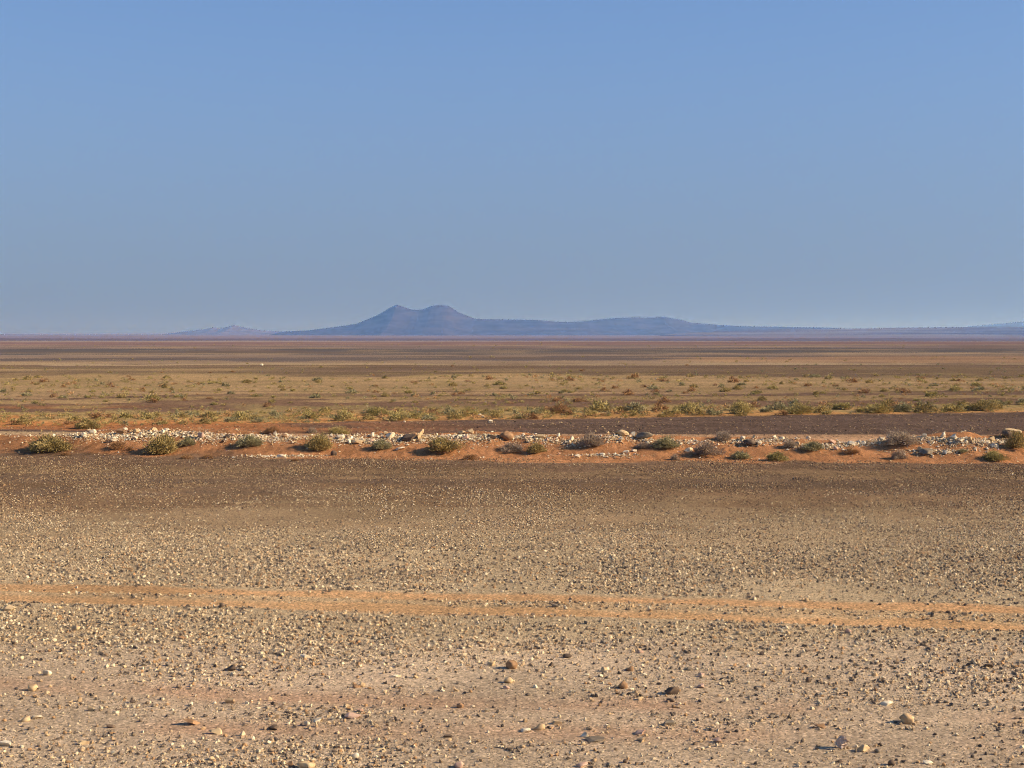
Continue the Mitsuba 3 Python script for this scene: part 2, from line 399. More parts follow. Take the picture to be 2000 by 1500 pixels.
def scatter_gravel():
    rng = np.random.default_rng(7)
    parts = []
    near, far, K = 14.5, 56.0, 0.115
    # distance drawn so that each strip gets its share: dN = K / smin^2 * width dy
    n = 460000
    yy = near * (far / near) ** rng.uniform(0, 1, n)
    half = 0.37 * yy + 1.8
    xx = rng.uniform(-1, 1, n) * half
    keep = rng.uniform(0, 1.3, n) < density(xx, yy)
    keep &= yy < BERM_A + BERM_B * xx - bank_foot(xx) + 0.5 * rng.normal(size=n) ** 2 - 0.1
    xx, yy = xx[keep], yy[keep]
    n = len(xx)
    smin = 1.1 * yy / 1536
    s = np.minimum(smin * (1 - rng.uniform(0, 1, n)) ** (-1 / 2.5), np.minimum(0.055, smin * 4))
    darkness = 0.92 * sstep(30, 46, yy + 22 * (npfbm(xx * 0.2, yy * 0.3, 3, 33) - 0.5))
    cols = np.where((rng.uniform(0, 1, n) < darkness)[:, None], palette(rng, 'dark', n), palette(rng, 'tan', n))
    small = s < 2.6 * yy / 1536
    out = []
    for m, u, f in ((small, PYR, PYRF), (~small, ICO, ICOF)):
        out.append(loose_stones(rng, xx[m], yy[m], s[m], cols[m], 0.85, u, f))
    return out


def join(parts):
    v, f, c, at0 = [], [], [], 0
    for a, b, k in parts:
        v.append(a), f.append(b + at0), c.append(k)
        at0 += len(a)
    return np.vstack(v), np.vstack(f), np.vstack(c)


def scatter_lag():
    """Coarser stones of the dark gravel sheet behind the bank."""
    rng = np.random.default_rng(8)
    n = 26000
    yy = 66 + 27 * rng.uniform(0, 1, n)
    xx = rng.uniform(-0.38, 0.38, n) * yy
    a, b = line(834, 803.5)
    m = (yy < a + b * xx + rng.normal(0, 0.6, n)) & (rng.uniform(0, 1, n) < 0.25 + 1.2 * npfbm(xx * 0.2, yy * 0.5, 3, 61) ** 2)
    xx, yy = xx[m], yy[m]
    s = np.minimum(0.045 * (1 - rng.uniform(0, 1, len(xx))) ** (-1 / 3.0), 0.14)
    return [loose_stones(rng, xx, yy, s, palette(rng, 'dark', len(xx), 0.3), 0.6, PYR, PYRF)]


v, f, c = join(scatter_gravel() + scatter_lag())
scene['gravel'] = ply((v, f), 'stone_skin', color=c)
labels['gravel'] = {'label': 'loose tan, grey and dark gravel strewn over the near plain', 'category': 'gravel', 'kind': 'stuff'}


# ------------------------------------------------------------------ single stones
def rock_mesh(seed, shape='round', sub=2):
    """A broken stone about 1 m across, its underside near z = -0.5 * height."""
    rng = np.random.default_rng(seed)
    m = trimesh.creation.icosphere(subdivisions=sub)
    v = np.array(m.vertices)
    cuts = {'round': 12, 'slab': 10, 'wedge': 11, 'block': 12}[shape]
    for _ in range(cuts):                                   # knock flat faces off the ball
        n = rng.normal(size=3)
        n /= np.linalg.norm(n)
        h = rng.uniform(0.42, 0.8) if shape != 'round' else rng.uniform(0.66, 0.9)
        d = v @ n
        v = v - np.maximum(d - h, 0)[:, None] * n
    if shape == 'wedge':
        v[:, 2] *= 0.55 + 0.45 * v[:, 0]
    v *= {'round': (1, 0.9, 0.78), 'slab': (1.15, 0.8, 0.30), 'wedge': (1.1, 0.75, 0.75), 'block': (1.0, 0.8, 0.62)}[shape]
    v *= 1 + 0.22 * (meshkit.fbm(v * 2.2 + seed, 3, seed)[:, None] - 0.5)
    v /= (v[:, 0].max() - v[:, 0].min())
    return v, np.array(m.faces)


ROCKS = [(s, rock_mesh(100 + i, s)) for i, s in enumerate(['round', 'block', 'wedge', 'slab'] * 5)]
ROCKS_LIGHT = [(s, rock_mesh(300 + i, s, 1)) for i, s in enumerate(['round', 'block', 'wedge', 'slab'] * 4)]


def stone_tone(a, b, f, k=0.92):
    a, b = C(alb(*a) * k), C(alb(*b) * k)     # broken faces turned to the low sun take about 1.7 times the light of level ground

    def fn(p, n, uv):
        t = fbm(p.x * f, p.y * f, p.z * f, octaves=3)
        return mix(a, b, smoothstep(0.3, 0.7, t))
    return {'type': 'diffuse', 'reflectance': proc(fn)}


scene['cream_stone'] = stone_tone((236, 204, 158), (204, 168, 128), 14)
scene['white_stone'] = stone_tone((252, 236, 208), (226, 198, 160), 14)
scene['pink_stone'] = stone_tone((226, 186, 160), (206, 164, 138), 14)
scene['brown_stone'] = stone_tone((164, 126, 94), (192, 150, 114), 14, 0.85)
scene['grey_stone'] = stone_tone((130, 116, 102), (166, 148, 126), 14, 0.9)
scene['dark_stone'] = stone_tone((104, 88, 76), (136, 114, 96), 14, 0.9)


def numbered(name):
    k, i = name, 0
    while k in labels:
        i += 1
        k = f'{name}_{i:03d}'
    return k


def put_rock(name, pos, width, tone, label, category, group=None, shape=None, height=None, yaw=0.0, lean=(0, 0), seed=0, light=False, sink=0.2):
    """One stone of this width resting on the ground at pos. Its mesh is written in place, at its own size."""
    pool = [m for s, m in (ROCKS_LIGHT if light else ROCKS) if shape in (None, s)]
    v, f = pool[seed % len(pool)]
    v = v * width
    if height:
        v = v * np.array([1, 1, height / (v[:, 2].max() - v[:, 2].min())])
    M = trimesh.transformations.euler_matrix(lean[0], lean[1], yaw)[:3, :3]
    v = v @ M.T
    h = v[:, 2].max() - v[:, 2].min()
    v = v + np.array(pos) - np.array([0, 0, v[:, 2].min() + sink * h])
    key = numbered(name)
    scene[key] = ply((v, f), tone + '_stone', smooth=28)
    labels[key] = {'label': label, 'category': category}
    if group:
        labels[key]['group'] = group
    return key


def px(width, y):
    return width * y / F


# X, Y of the stone's foot and width in the photograph's pixels, tone, shape, height / width, label
STONES = [
    (1772, 1411, 30, 'cream', 'round', .75, 'biggest rounded cream stone of the near gravel, sitting alone'),
    (1730, 1376, 28, 'white', 'slab', .35, 'thin white flake lying flat just beyond the biggest cream stone'),
    (1604, 1421, 22, 'brown', 'wedge', .5, 'brown and cream wedge of stone beside the crumpled plastic scrap'),
    (1687, 1466, 26, 'cream', 'block', .62, 'pale cream block just past the crumpled plastic scrap'),
    (1714, 1469, 13, 'grey', 'round', .7, 'small grey stone tucked beside the pale block near the plastic scrap'),
    (1741, 1494, 16, 'dark', 'round', .9, 'round dark brown stone at the lower edge of the picture'),
    (1812, 1491, 22, 'white', 'slab', .3, 'flat whitish slab lying close to the round dark brown stone'),
    (1928, 1304, 20, 'dark', 'wedge', .5, 'dark wedge of stone far out on the right of the gravel'),
    (1579, 1332, 12, 'dark', 'round', .95, 'little upright dark stone alone on the pinkish gravel'),
    (1644, 1241, 13, 'dark', 'wedge', .6, 'dark brown stone at the near edge of the wheel track'),
    (1657, 1236, 13, 'pink', 'round', .8, 'pale pink stone touching the dark brown one by the wheel track'),
    (1722, 1229, 12, 'brown', 'slab', .45, 'low brown stone lying inside the nearer wheel rut'),
    (1775, 1319, 11, 'white', 'wedge', .8, 'small pointed white stone amid gravel above the biggest cream stone'),
    (1620, 1326, 8, 'grey', 'round', .9, 'tiny grey stone near the little upright dark one'),
    (1712, 1295, 9, 'white', 'block', .8, 'bright little white chip amid grey gravel'),
    (1312, 1355, 30, 'dark', 'wedge', .62, 'largest dark stone of the near gravel, leaning with a long shadow'),
    (1308, 1370, 18, 'dark', 'slab', .45, 'flat dark stone right in front of the largest dark one'),
    (1217, 1344, 18, 'brown', 'round', .9, 'stubby brown stone with one sunlit cream face'),
    (1230, 1310, 14, 'brown', 'wedge', .9, 'pointed brown stone beyond the stubby brown one'),
    (1180, 1311, 13, 'cream', 'round', .85, 'round cream pebble beyond the stubby brown stone'),
    (1250, 1275, 13, 'pink', 'slab', .5, 'flat pinkish stone in the gravel beyond the pointed brown one'),
    (1106, 1284, 20, 'dark', 'slab', .5, 'split dark slab lying beyond the tall rounded stone'),
    (1077, 1301, 11, 'dark', 'block', .95, 'dark square little stone next to the tall rounded one'),
    (1000, 1305, 23, 'brown', 'round', .85, 'tall rounded tan stone standing in the middle of the gravel'),
    (960, 1299, 17, 'cream', 'wedge', .6, 'cream wedge just beside the tall rounded tan stone'),
    (993, 1333, 19, 'cream', 'round', .75, 'cream stone with a dark shadow in front of the tall rounded one'),
    (988, 1345, 14, 'pink', 'slab', .5, 'flat pink stone in front of the cream one, in the middle'),
    (1306, 1416, 24, 'grey', 'block', .5, 'isolated low grey block on bare rosy sand'),
    (1052, 1424, 25, 'cream', 'wedge', .55, 'cream wedge leading a row of pale stones near the middle'),
    (1087, 1414, 22, 'cream', 'slab', .4, 'cream slab behind the row of pale stones'),
    (1025, 1428, 22, 'white', 'slab', .4, 'whitish slab at the start of the row of pale stones'),
    (1142, 1439, 19, 'white', 'wedge', .7, 'white leaning stone in the row of pale stones'),
    (1165, 1446, 40, 'grey', 'slab', .2, 'long thin grey slab edging the row of pale stones'),
    (1250, 1434, 24, 'pink', 'slab', .35, 'pink slab at the far end of the row of pale stones'),
    (1254, 1446, 18, 'cream', 'block', .5, 'cream block below the pink slab of the pale row'),
    (1402, 1449, 20, 'pink', 'block', .6, 'pinkish white block alone beyond the end of the pale row'),
    (1457, 1448, 9, 'cream', 'round', .9, 'small golden stone near the pinkish white block'),
    (1367, 1343, 15, 'pink', 'wedge', .6, 'pink wedge beside the largest dark stone'),
    (1370, 1321, 13, 'pink', 'round', .7, 'rounded pink stone beyond the largest dark one'),
    (1490, 1279, 12, 'dark', 'block', .8, 'dark cube of stone in the gravel near the track'),
    (1135, 1497, 25, 'pink', 'slab', .4, 'pinkish slab at the very bottom of the picture'),
    (91, 1318, 18, 'white', 'block', .75, 'clean white block alone on sand at the left'),
    (64, 1348, 20, 'cream', 'round', .7, 'smooth cream stone in front of the clean white block'),
    (122, 1273, 10, 'dark', 'round', .9, 'small dark lump at the left with a flat shadow'),
    (80, 1273, 18, 'dark', 'slab', .25, 'thin dark flake beside the small dark lump'),
    (454, 1309, 20, 'dark', 'block', .7, 'dark block with a pale chip leaning on it'),
    (472, 1308, 10, 'white', 'wedge', .9, 'pale chip leaning on the dark block'),
    (450, 1373, 19, 'cream', 'block', .7, 'cream block casting a short black shadow on rosy sand'),
    (371, 1378, 10, 'white', 'wedge', 1.0, 'small upright white stone near the cream block on rosy sand'),
    (48, 1408, 22, 'cream', 'wedge', .55, 'cream wedge with a dark side close to the left edge'),
    (70, 1402, 24, 'white', 'slab', .3, 'long white flake next to the cream wedge at the left edge'),
    (215, 1421, 18, 'dark', 'block', .5, 'low dark block on the rosy wheel mark'),
    (425, 1433, 26, 'cream', 'wedge', .6, 'large cream wedge with a black undercut shadow'),
    (474, 1437, 12, 'white', 'block', 1.0, 'upright white stone next to the large cream wedge'),
    (375, 1414, 38, 'brown', 'slab', .2, 'long thin brown slab behind the large cream wedge'),
    (155, 1370, 11, 'cream', 'wedge', .9, 'small cream tooth of stone amid gravel at the left'),
    (179, 1388, 13, 'cream', 'block', .8, 'cream cube of stone near the small cream tooth'),
    (12, 1456, 26, 'white', 'block', .5, 'broad white block cut by the left edge of the picture'),
    (162, 1453, 26, 'cream', 'slab', .35, 'cream slab at the border of the white rubble patch'),
    (355, 1247, 18, 'brown', 'slab', .35, 'flat brown stone just in front of the wheel track'),
    (225, 1248, 17, 'white', 'slab', .3, 'white flake lying flat just in front of the wheel track'),
    (147, 1231, 17, 'cream', 'block', .7, 'cream block with a dark side close to the wheel track'),
    (18, 1192, 24, 'cream', 'slab', .4, 'half buried cream boulder at the edge of the wheel track'),
    (433, 1186, 11, 'dark', 'round', 1.0, 'dark upright stone on the very edge of the nearer rut'),
    (509, 1277, 15, 'white', 'slab', .4, 'white flat stone at the head of a pale pebble line'),
    (597, 1284, 24, 'white', 'slab', .25, 'long flat white flake in the pebbly middle ground'),
    (749, 1280, 12, 'grey', 'round', .85, 'lone grey stone on smooth sand before the track'),
    (707, 1341, 13, 'cream', 'round', .8, 'cream knob beside a brown one in the middle gravel'),
    (696, 1343, 12, 'brown', 'block', .8, 'brown knob beside the cream one in the middle gravel'),
    (775, 1322, 18, 'white', 'slab', .35, 'white plate of stone between low dark pebbles'),
    (899, 1382, 14, 'brown', 'round', .9, 'reddish brown knob at the edge of the rosy sand'),
    (599, 1417, 12, 'white', 'block', 1.0, 'glaring white upright chip in the lower gravel'),
    (620, 1409, 22, 'white', 'slab', .25, 'white sliver lying behind the glaring white chip'),
    (690, 1402, 32, 'pink', 'slab', .3, 'wide pale pink slab of the lower gravel'),
    (704, 1389, 15, 'pink', 'block', .5, 'pink block behind the wide pale pink slab'),
    (535, 1376, 14, 'dark', 'slab', .5, 'dark flat stone alone beside a rosy strip'),
    (532, 1425, 18, 'dark', 'wedge', .55, 'dark wedge with speckled gravel around it'),
    (875, 1440, 18, 'dark', 'block', .4, 'low dark slab in the lower middle gravel'),
    (739, 1465, 26, 'cream', 'slab', .25, 'cream sliver over a dark hollow near the bottom'),
    (692, 1480, 17, 'white', 'wedge', .8, 'black and white split stone near the bottom'),
    (567, 1496, 14, 'brown', 'wedge', .9, 'tilted brown stone at the bottom in white rubble'),
    (595, 1499, 36, 'cream', 'block', .45, 'largest cream block of the white rubble at the bottom'),
    (897, 1499, 20, 'pink', 'round', .6, 'round pink stone at the bottom, half out of the picture'),
    (995, 1465, 16, 'dark', 'slab', .4, 'dark sliver in the lower gravel under the pale row'),
]
for i, (X, Y, w, tone, shape, hw, lab) in enumerate(STONES):
    rng = np.random.default_rng(900 + i)
    p = at(X, Y)
    w = px(w, p[1])
    put_rock('stone', p, w, tone, lab, 'stone', None, shape, w * hw, rng.uniform(-0.5, 0.5), (rng.normal(0, .12), rng.normal(0, .12)), i // 2, sink=0.2)

rng = np.random.default_rng(41)
KINDS = [('cream', 'small cream stone scattered over the near gravel', 'small cream stones of the near gravel', 110),
         ('grey', 'small grey stone scattered over the near gravel', 'small grey stones of the near gravel', 50),
         ('dark', 'small dark stone scattered over the near gravel', 'small dark stones of the near gravel', 45)]
for tone, lab, grp, count in KINDS:
    n = 0
    while n < count:
        X, Y = rng.uniform(4, 1996), 1500 - 330 * rng.uniform(0, 1) ** 1.2
        p = at(X, Y)
        if rng.uniform() > density(p[0], p[1]) + 0.1 or min(abs(d) for d in rut_d(p[0], p[1])) < 0.4:
            continue
        w = px(rng.uniform(7.5, 12), p[1])
        row = 'just before the wheel track' if Y < 1290 else 'half way down the near gravel' if Y < 1400 else 'at the bottom of the picture'
        col = 'far left' if X < 500 else 'left of the middle' if X < 1000 else 'right of the middle' if X < 1500 else 'far right'
        put_rock('stone', p, w, tone, f'small {tone} stone {row}, {col}', 'stone', grp, None, w * rng.uniform(.4, .75), rng.uniform(0, 6), (rng.normal(0, .15), rng.normal(0, .15)), int(rng.integers(0, 99)), True)
        n += 1

# a crumpled scrap of mauve grey plastic among the stones
rng = np.random.default_rng(5)
g = np.stack(np.meshgrid(np.linspace(-1, 1, 17), np.linspace(0, 1, 13), indexing='ij'), -1).reshape(-1, 2)
ang = g[:, 0] * 2.6
rad = 0.055 * (1 + 0.55 * (meshkit.fbm(np.stack([g[:, 0] * 3, g[:, 1] * 3, g[:, 0] * 0], -1), 3, 4) - 0.5)) * (1 - 0.25 * g[:, 1])
sv = np.stack([rad * np.cos(ang), rad * np.sin(ang), 0.105 * g[:, 1]], -1) + 0.012 * np.random.default_rng(3).normal(size=(len(g), 3))
gi2 = np.arange(17 * 13).reshape(17, 13)
sq = np.stack([gi2[:-1, :-1], gi2[1:, :-1], gi2[1:, 1:], gi2[:-1, 1:]], -1).reshape(-1, 4)
scene['plastic_skin'] = {'type': 'twosided', 'bsdf': {'type': 'principled', 'base_color': {'type': 'rgb', 'value': [0.54, 0.43, 0.34]}, 'roughness': 0.6, 'specular': 0.3}}
sv = sv @ trimesh.transformations.euler_matrix(0.25, -0.5, 2.4)[:3, :3].T
scene['plastic_scrap'] = ply((sv + at(1640, 1462) - [0, 0, sv[:, 2].min() + 0.01], sq), 'plastic_skin')
labels['plastic_scrap'] = {'label': 'crumpled mauve grey plastic scrap standing in the near gravel', 'category': 'litter'}


# ------------------------------------------------------------------ the bank: rubble and rocks along its crest
CLUSTERS = [(165, 848, 45, 7, 1.0), (235, 850, 55, 11, 1.3), (300, 842, 45, 6, .8), (345, 845, 60, 7, 1.0), (410, 850, 30, 12, .9), (455, 852, 45, 8, .9), (540, 855, 45, 8, 1.1),
            (665, 857, 35, 6, .9), (730, 859, 50, 7, 1.2), (810, 855, 35, 7, 1.1), (860, 852, 40, 7, .7), (925, 852, 40, 11, 1.5), (1020, 853, 40, 6, .8), (1060, 858, 30, 7, .6),
            (1120, 862, 30, 9, .7), (1215, 852, 40, 10, .9), (1290, 860, 40, 8, .5), (1355, 862, 45, 8, .4), (1460, 860, 35, 7, 1.1), (1515, 858, 30, 7, .9), (1610, 870, 45, 6, 1.2),
            (1680, 864, 40, 5, 1.0), (1730, 858, 30, 6, .8), (1810, 855, 35, 8, 1.1), (1875, 858, 45, 10, 1.4), (1945, 860, 45, 9, 1.4), (1830, 880, 60, 6, .6), (1180, 888, 60, 5, .3), (560, 890, 60, 3, .5), (640, 850, 300, 5, .4)]


def cluster_points(rng, n):
    w = np.array([c[2] * c[4] for c in CLUSTERS])
    k = rng.choice(len(CLUSTERS), n, p=w / w.sum())
    c = np.array([CLUSTERS[i][:4] for i in k], float)
    return c[:, 0] + c[:, 2] * rng.normal(0, 0.7, n), c[:, 1] + np.abs(c[:, 3] * rng.normal(0, 0.75, n)) - c[:, 3] * 0.2


rng = np.random.default_rng(17)
X, Y = cluster_points(rng, 17000)
P = at_all(X, np.clip(Y, 840, 903))
P = P[(P[:, 1] > 45) & (P[:, 1] < 64)]
s = np.clip(0.036 * (1 - rng.uniform(0, 1, len(P))) ** (-1 / 2.4), 0.028, 0.13)
extra = rng.uniform(-0.37, 0.37, 5000) * 60
ye = BERM_A + BERM_B * extra + rng.uniform(-0.3, 4.2, 5000)
wt = np.exp(-((ye - BERM_A - BERM_B * extra - 2.9) / 1.5) ** 2) * 0.6 + 0.12
k = rng.uniform(0, 1, 5000) < wt
xa, ya = np.r_[P[:, 0], extra[k]], np.r_[P[:, 1], ye[k]]
s = np.r_[s, np.clip(0.03 * (1 - rng.uniform(0, 1, k.sum())) ** (-1 / 2.2), 0.03, 0.10)]
v, f, c = loose_stones(rng, xa, ya, s, palette(rng, 'white', len(xa), 0.2), 0.65, OCT, OCTF, 0.2)
scene['rubble'] = ply((v, f), 'stone_skin', color=c)
labels['rubble'] = {'label': 'chalky white rubble spilled along the crest of the orange sand bank', 'category': 'rubble', 'kind': 'stuff'}

BANK_ROCKS = [
    (820, 857, 15, 'cream', 'slab', None, 'tall cream slab propped up at a steep tilt on the bank', dict(lean=(0, -1.05), stretch=1.75)),
    (798, 860, 34, 'dark', 'slab', .35, 'dark flat stone lying in the shade of the propped up slab', {}),
    (762, 856, 18, 'white', 'wedge', .9, 'bright white wedge of rock beside the propped up slab', {}),
    (753, 848, 8, 'cream', 'block', .9, 'small cream rock on top of the bright white wedge', {}),
    (726, 853, 10, 'white', 'wedge', 1.1, 'white fang of rock on the crest between olive shrubs', {}),
    (664, 857, 16, 'white', 'block', .6, 'round shouldered white rock on the crest behind the olive grey shrub', {}),
    (538, 852, 8, 'white', 'wedge', 1.6, 'upright bent white stone standing like a finger on the crest', {}),
    (556, 856, 12, 'brown', 'block', .8, 'brown rock next to the finger stone', {}),
    (990, 858, 26, 'brown', 'round', .75, 'big smooth brown boulder with a dark left side on the crest', {}),
    (960, 856, 20, 'dark', 'slab', .4, 'flat dark rock in front of the big brown boulder', {}),
    (900, 848, 16, 'cream', 'block', .5, 'cream block on the highest pale mound', {}),
    (920, 846, 14, 'cream', 'wedge', .8, 'cream peak of rock topping the pale mound', {}),
    (910, 856, 18, 'pink', 'slab', .4, 'pinkish slab half way up the pale mound', {}),
    (1055, 857, 22, 'cream', 'block', .5, 'broad cream block on the crest past the brown boulder', {}),
    (1090, 853, 7, 'white', 'wedge', 1.3, 'small white spike on the crest', {}),
    (1024, 855, 12, 'cream', 'wedge', .6, 'cream wedge between the brown boulder and the broad cream block', {}),
    (1117, 861, 10, 'white', 'block', 1.2, 'white square rock beside the grey twiggy shrub', {}),
    (1213, 861, 10, 'white', 'block', .8, 'white lump on the slope under the widest slab', {}),
    (1255, 856, 36, 'grey', 'slab', .38, 'widest grey slab, tilted flat on the crest with a white rim', dict(lean=(-.2, -.1))),
    (1238, 848, 11, 'cream', 'slab', .5, 'cream plate leaning on the widest grey slab', {}),
    (1215, 850, 26, 'cream', 'round', .5, 'rounded cream hump of rock next to the widest slab', {}),
    (1188, 849, 6, 'cream', 'wedge', 1.3, 'little cream spike left of the rounded hump', {}),
    (1345, 881, 20, 'white', 'slab', .4, 'clean white slab lying against the grey shrub on the slope', {}),
    (1222, 885, 14, 'white', 'block', .5, 'white stone low on the orange slope', {}),
    (1238, 882, 12, 'white', 'slab', .5, 'white plate beside the white stone low on the slope', {}),
    (1175, 889, 12, 'white', 'block', .5, 'first white stone at the foot of the slope in the middle', {}),
    (1128, 893, 12, 'white', 'wedge', .6, 'white wedge at the very foot of the bank', {}),
    (1465, 868, 28, 'dark', 'round', .5, 'dark brown boulder in white rubble on the crest', {}),
    (1449, 860, 12, 'white', 'wedge', .8, 'white wedge behind the dark brown boulder', {}),
    (1474, 857, 8, 'cream', 'block', 1.1, 'cream block on the shoulder of the dark brown boulder', {}),
    (1482, 868, 10, 'white', 'block', .9, 'white block beside the dark brown boulder', {}),
    (1513, 857, 10, 'white', 'wedge', .9, 'first white rock of the pair before the grey ball shrub', {}),
    (1527, 859, 16, 'white', 'slab', .5, 'long white rock of the pair before the grey ball shrub', {}),
    (1578, 857, 10, 'white', 'slab', .6, 'lone white plate above the olive grey shrub', {}),
    (1664, 870, 16, 'white', 'block', .6, 'round white rock at the dip in the bank', {}),
    (1685, 868, 12, 'white', 'wedge', .8, 'white wedge climbing out of the dip in the bank', {}),
    (1718, 860, 13, 'cream', 'block', .7, 'cream rock against the big airy grey shrub', {}),
    (1737, 857, 13, 'white', 'wedge', .9, 'white rock touching the big airy grey shrub', {}),
    (1806, 854, 10, 'white', 'block', .9, 'white square rock past the big airy grey shrub', {}),
    (1841, 854, 11, 'white', 'wedge', 1.2, 'tall white rock on the right hand mound', {}),
    (1862, 857, 12, 'white', 'wedge', 1.0, 'white rock standing beside the tall white one', {}),
    (1812, 887, 26, 'grey', 'slab', .5, 'grey slab lying on the orange slope, split in two', {}),
    (1818, 883, 12, 'white', 'slab', .8, 'white shard leaning on the split grey slab', dict(lean=(0, -.6))),
    (1850, 885, 18, 'white', 'slab', .3, 'white sliver low on the slope past the split slab', {}),
    (1877, 862, 18, 'white', 'slab', .4, 'white slab with a black shadow on the right hand mound', {}),
    (1893, 862, 9, 'cream', 'block', 1.1, 'cream post of rock on the right hand mound', {}),
    (1938, 862, 14, 'cream', 'wedge', .9, 'cream wedge amid the densest rubble', {}),
    (1942, 873, 16, 'white', 'slab', .5, 'white plate in front of the densest rubble', {}),
    (1978, 850, 36, 'cream', 'block', .42, 'great pale block topping the bank at the right edge', {}),
    (1968, 854, 24, 'dark', 'round', .6, 'dark boulder under the great pale block at the right edge', {}),
    (180, 849, 14, 'white', 'block', .9, 'bright white block opening the rubble at the left', {}),
    (175, 842, 10, 'cream', 'wedge', .7, 'cream cap on the bright white block', {}),
    (150, 853, 10, 'white', 'slab', .5, 'white plate before the bright white block', {}),
    (236, 848, 16, 'brown', 'block', .9, 'brown and cream rock on the left part of the crest', {}),
    (244, 840, 10, 'white', 'slab', .6, 'white plate balanced by the brown and cream rock', {}),
    (266, 845, 13, 'cream', 'round', .7, 'rounded cream rock behind the big dark olive shrub', {}),
    (300, 841, 16, 'cream', 'block', .5, 'cream block showing over the big dark olive shrub', {}),
    (318, 846, 9, 'white', 'wedge', .8, 'white wedge peeping past the big dark olive shrub', {}),
    (262, 859, 14, 'white', 'wedge', .6, 'white wedge on the slope above the dry brown tuft', {}),
    (222, 862, 16, 'white', 'slab', .5, 'white slab on the slope above the dry brown tuft', {}),
    (392, 855, 14, 'pink', 'block', .9, 'pinkish rock between the olive tuft and the green grey shrub', {}),
    (445, 855, 16, 'dark', 'slab', .5, 'dark slab close behind the green grey shrub', {}),
    (436, 864, 9, 'dark', 'block', .8, 'dark cube of rock near the green grey shrub', {}),
    (548, 893, 20, 'white', 'slab', .3, 'low white slab on the gravel at the foot of the bank', {}),
    (652, 889, 13, 'dark', 'round', .9, 'dark round ball of stone low on the orange slope', {}),
    (780, 878, 20, 'white', 'slab', .25, 'white sliver on the slope under the dark flat stone', {}),
    (700, 865, 24, 'cream', 'slab', .3, 'long cream slab below the white fang', {}),
]
for i, (X, Y, w, tone, shape, hw, lab, more) in enumerate(BANK_ROCKS):
    rng = np.random.default_rng(1500 + i)
    p = at(X, Y)
    w = px(w, p[1])
    st = more.get('stretch', 1)
    put_rock('rock', p, w * st, tone, lab, 'rock', None, shape, w * hw if hw else None, rng.uniform(-0.4, 0.4), more.get('lean', (rng.normal(0, .1), rng.normal(0, .1))), i, sink=0.15)
rng = np.random.default_rng(23)
X, Y = cluster_points(rng, 400)
n = 0
for a, b in zip(X, Y):
    p = at(a, min(max(b, 842), 900))
    if n < 215 and 0 <= a <= 2000 and 50 < p[1] < 64:
        w = px(min(4.6 * (1 - rng.uniform()) ** (-1 / 2.6), 14), p[1])
        tone = rng.choice(['white', 'cream', 'pink', 'white', 'brown'])
        part = ('at the left end of the bank' if a < 300 else 'between the big dark olive shrub and the propped up slab' if a < 800 else 'around the pale mound' if a < 1000 else
                'between the brown boulder and the widest slab' if a < 1230 else 'between the widest slab and the airy shrub' if a < 1750 else 'at the right end of the bank')
        lab = f"small {'pinkish' if tone == 'pink' else tone} rock {part}"
        put_rock('rock', p, w, tone, lab, 'rock', 'small rocks in the rubble along the bank', None, w * rng.uniform(.4, .9), rng.uniform(0, 6), (rng.normal(0, .2), rng.normal(0, .2)), int(rng.integers(0, 99)), True)
        n += 1

for X, Y, w, lab in [(510, 714.5, 7, 'tiny bright white boulder far out on the pale strip of the plain'), (937, 812, 7, 'white stone of a pair by the olive shrubs beyond the dark gravel'),
                     (943, 815, 6, 'second white stone of the pair by the olive shrubs'), (958, 825.5, 9, 'lone white stone on the dark gravel behind the bank'),
                     (1281, 741, 4, 'speck of white rock among the far shrubs'), (790, 825, 5, 'small white stone on the dark gravel behind the bank')]:
    p = at(X, Y)
    put_rock('white_boulder', p, px(w, p[1]), 'white', lab, 'rock', None, 'block', px(w * .8, p[1]), 0.3, seed=int(X))


# ------------------------------------------------------------------ shrubs
def tube(points, r0, r1):
    p = np.asarray(points, float)
    t = np.gradient(p, axis=0)
    t /= np.linalg.norm(t, axis=1, keepdims=True)
    a = np.cross(t, [0.31, 0.95, 0.05])
    a /= np.linalg.norm(a, axis=1, keepdims=True)
    b = np.cross(t, a)
    r = np.linspace(r0, r1, len(p))[:, None]
    ring = [p + r * (math.cos(k) * a + math.sin(k) * b) for k in (0, 2.094, 4.189)]
    v = np.stack(ring, 1).reshape(-1, 3)
    f = []
    for i in range(len(p) - 1):
        for k in range(3):
            f.append((i * 3 + k, i * 3 + (k + 1) % 3, i * 3 + 3 + (k + 1) % 3, i * 3 + 3 + k))
    return v, np.array(f)


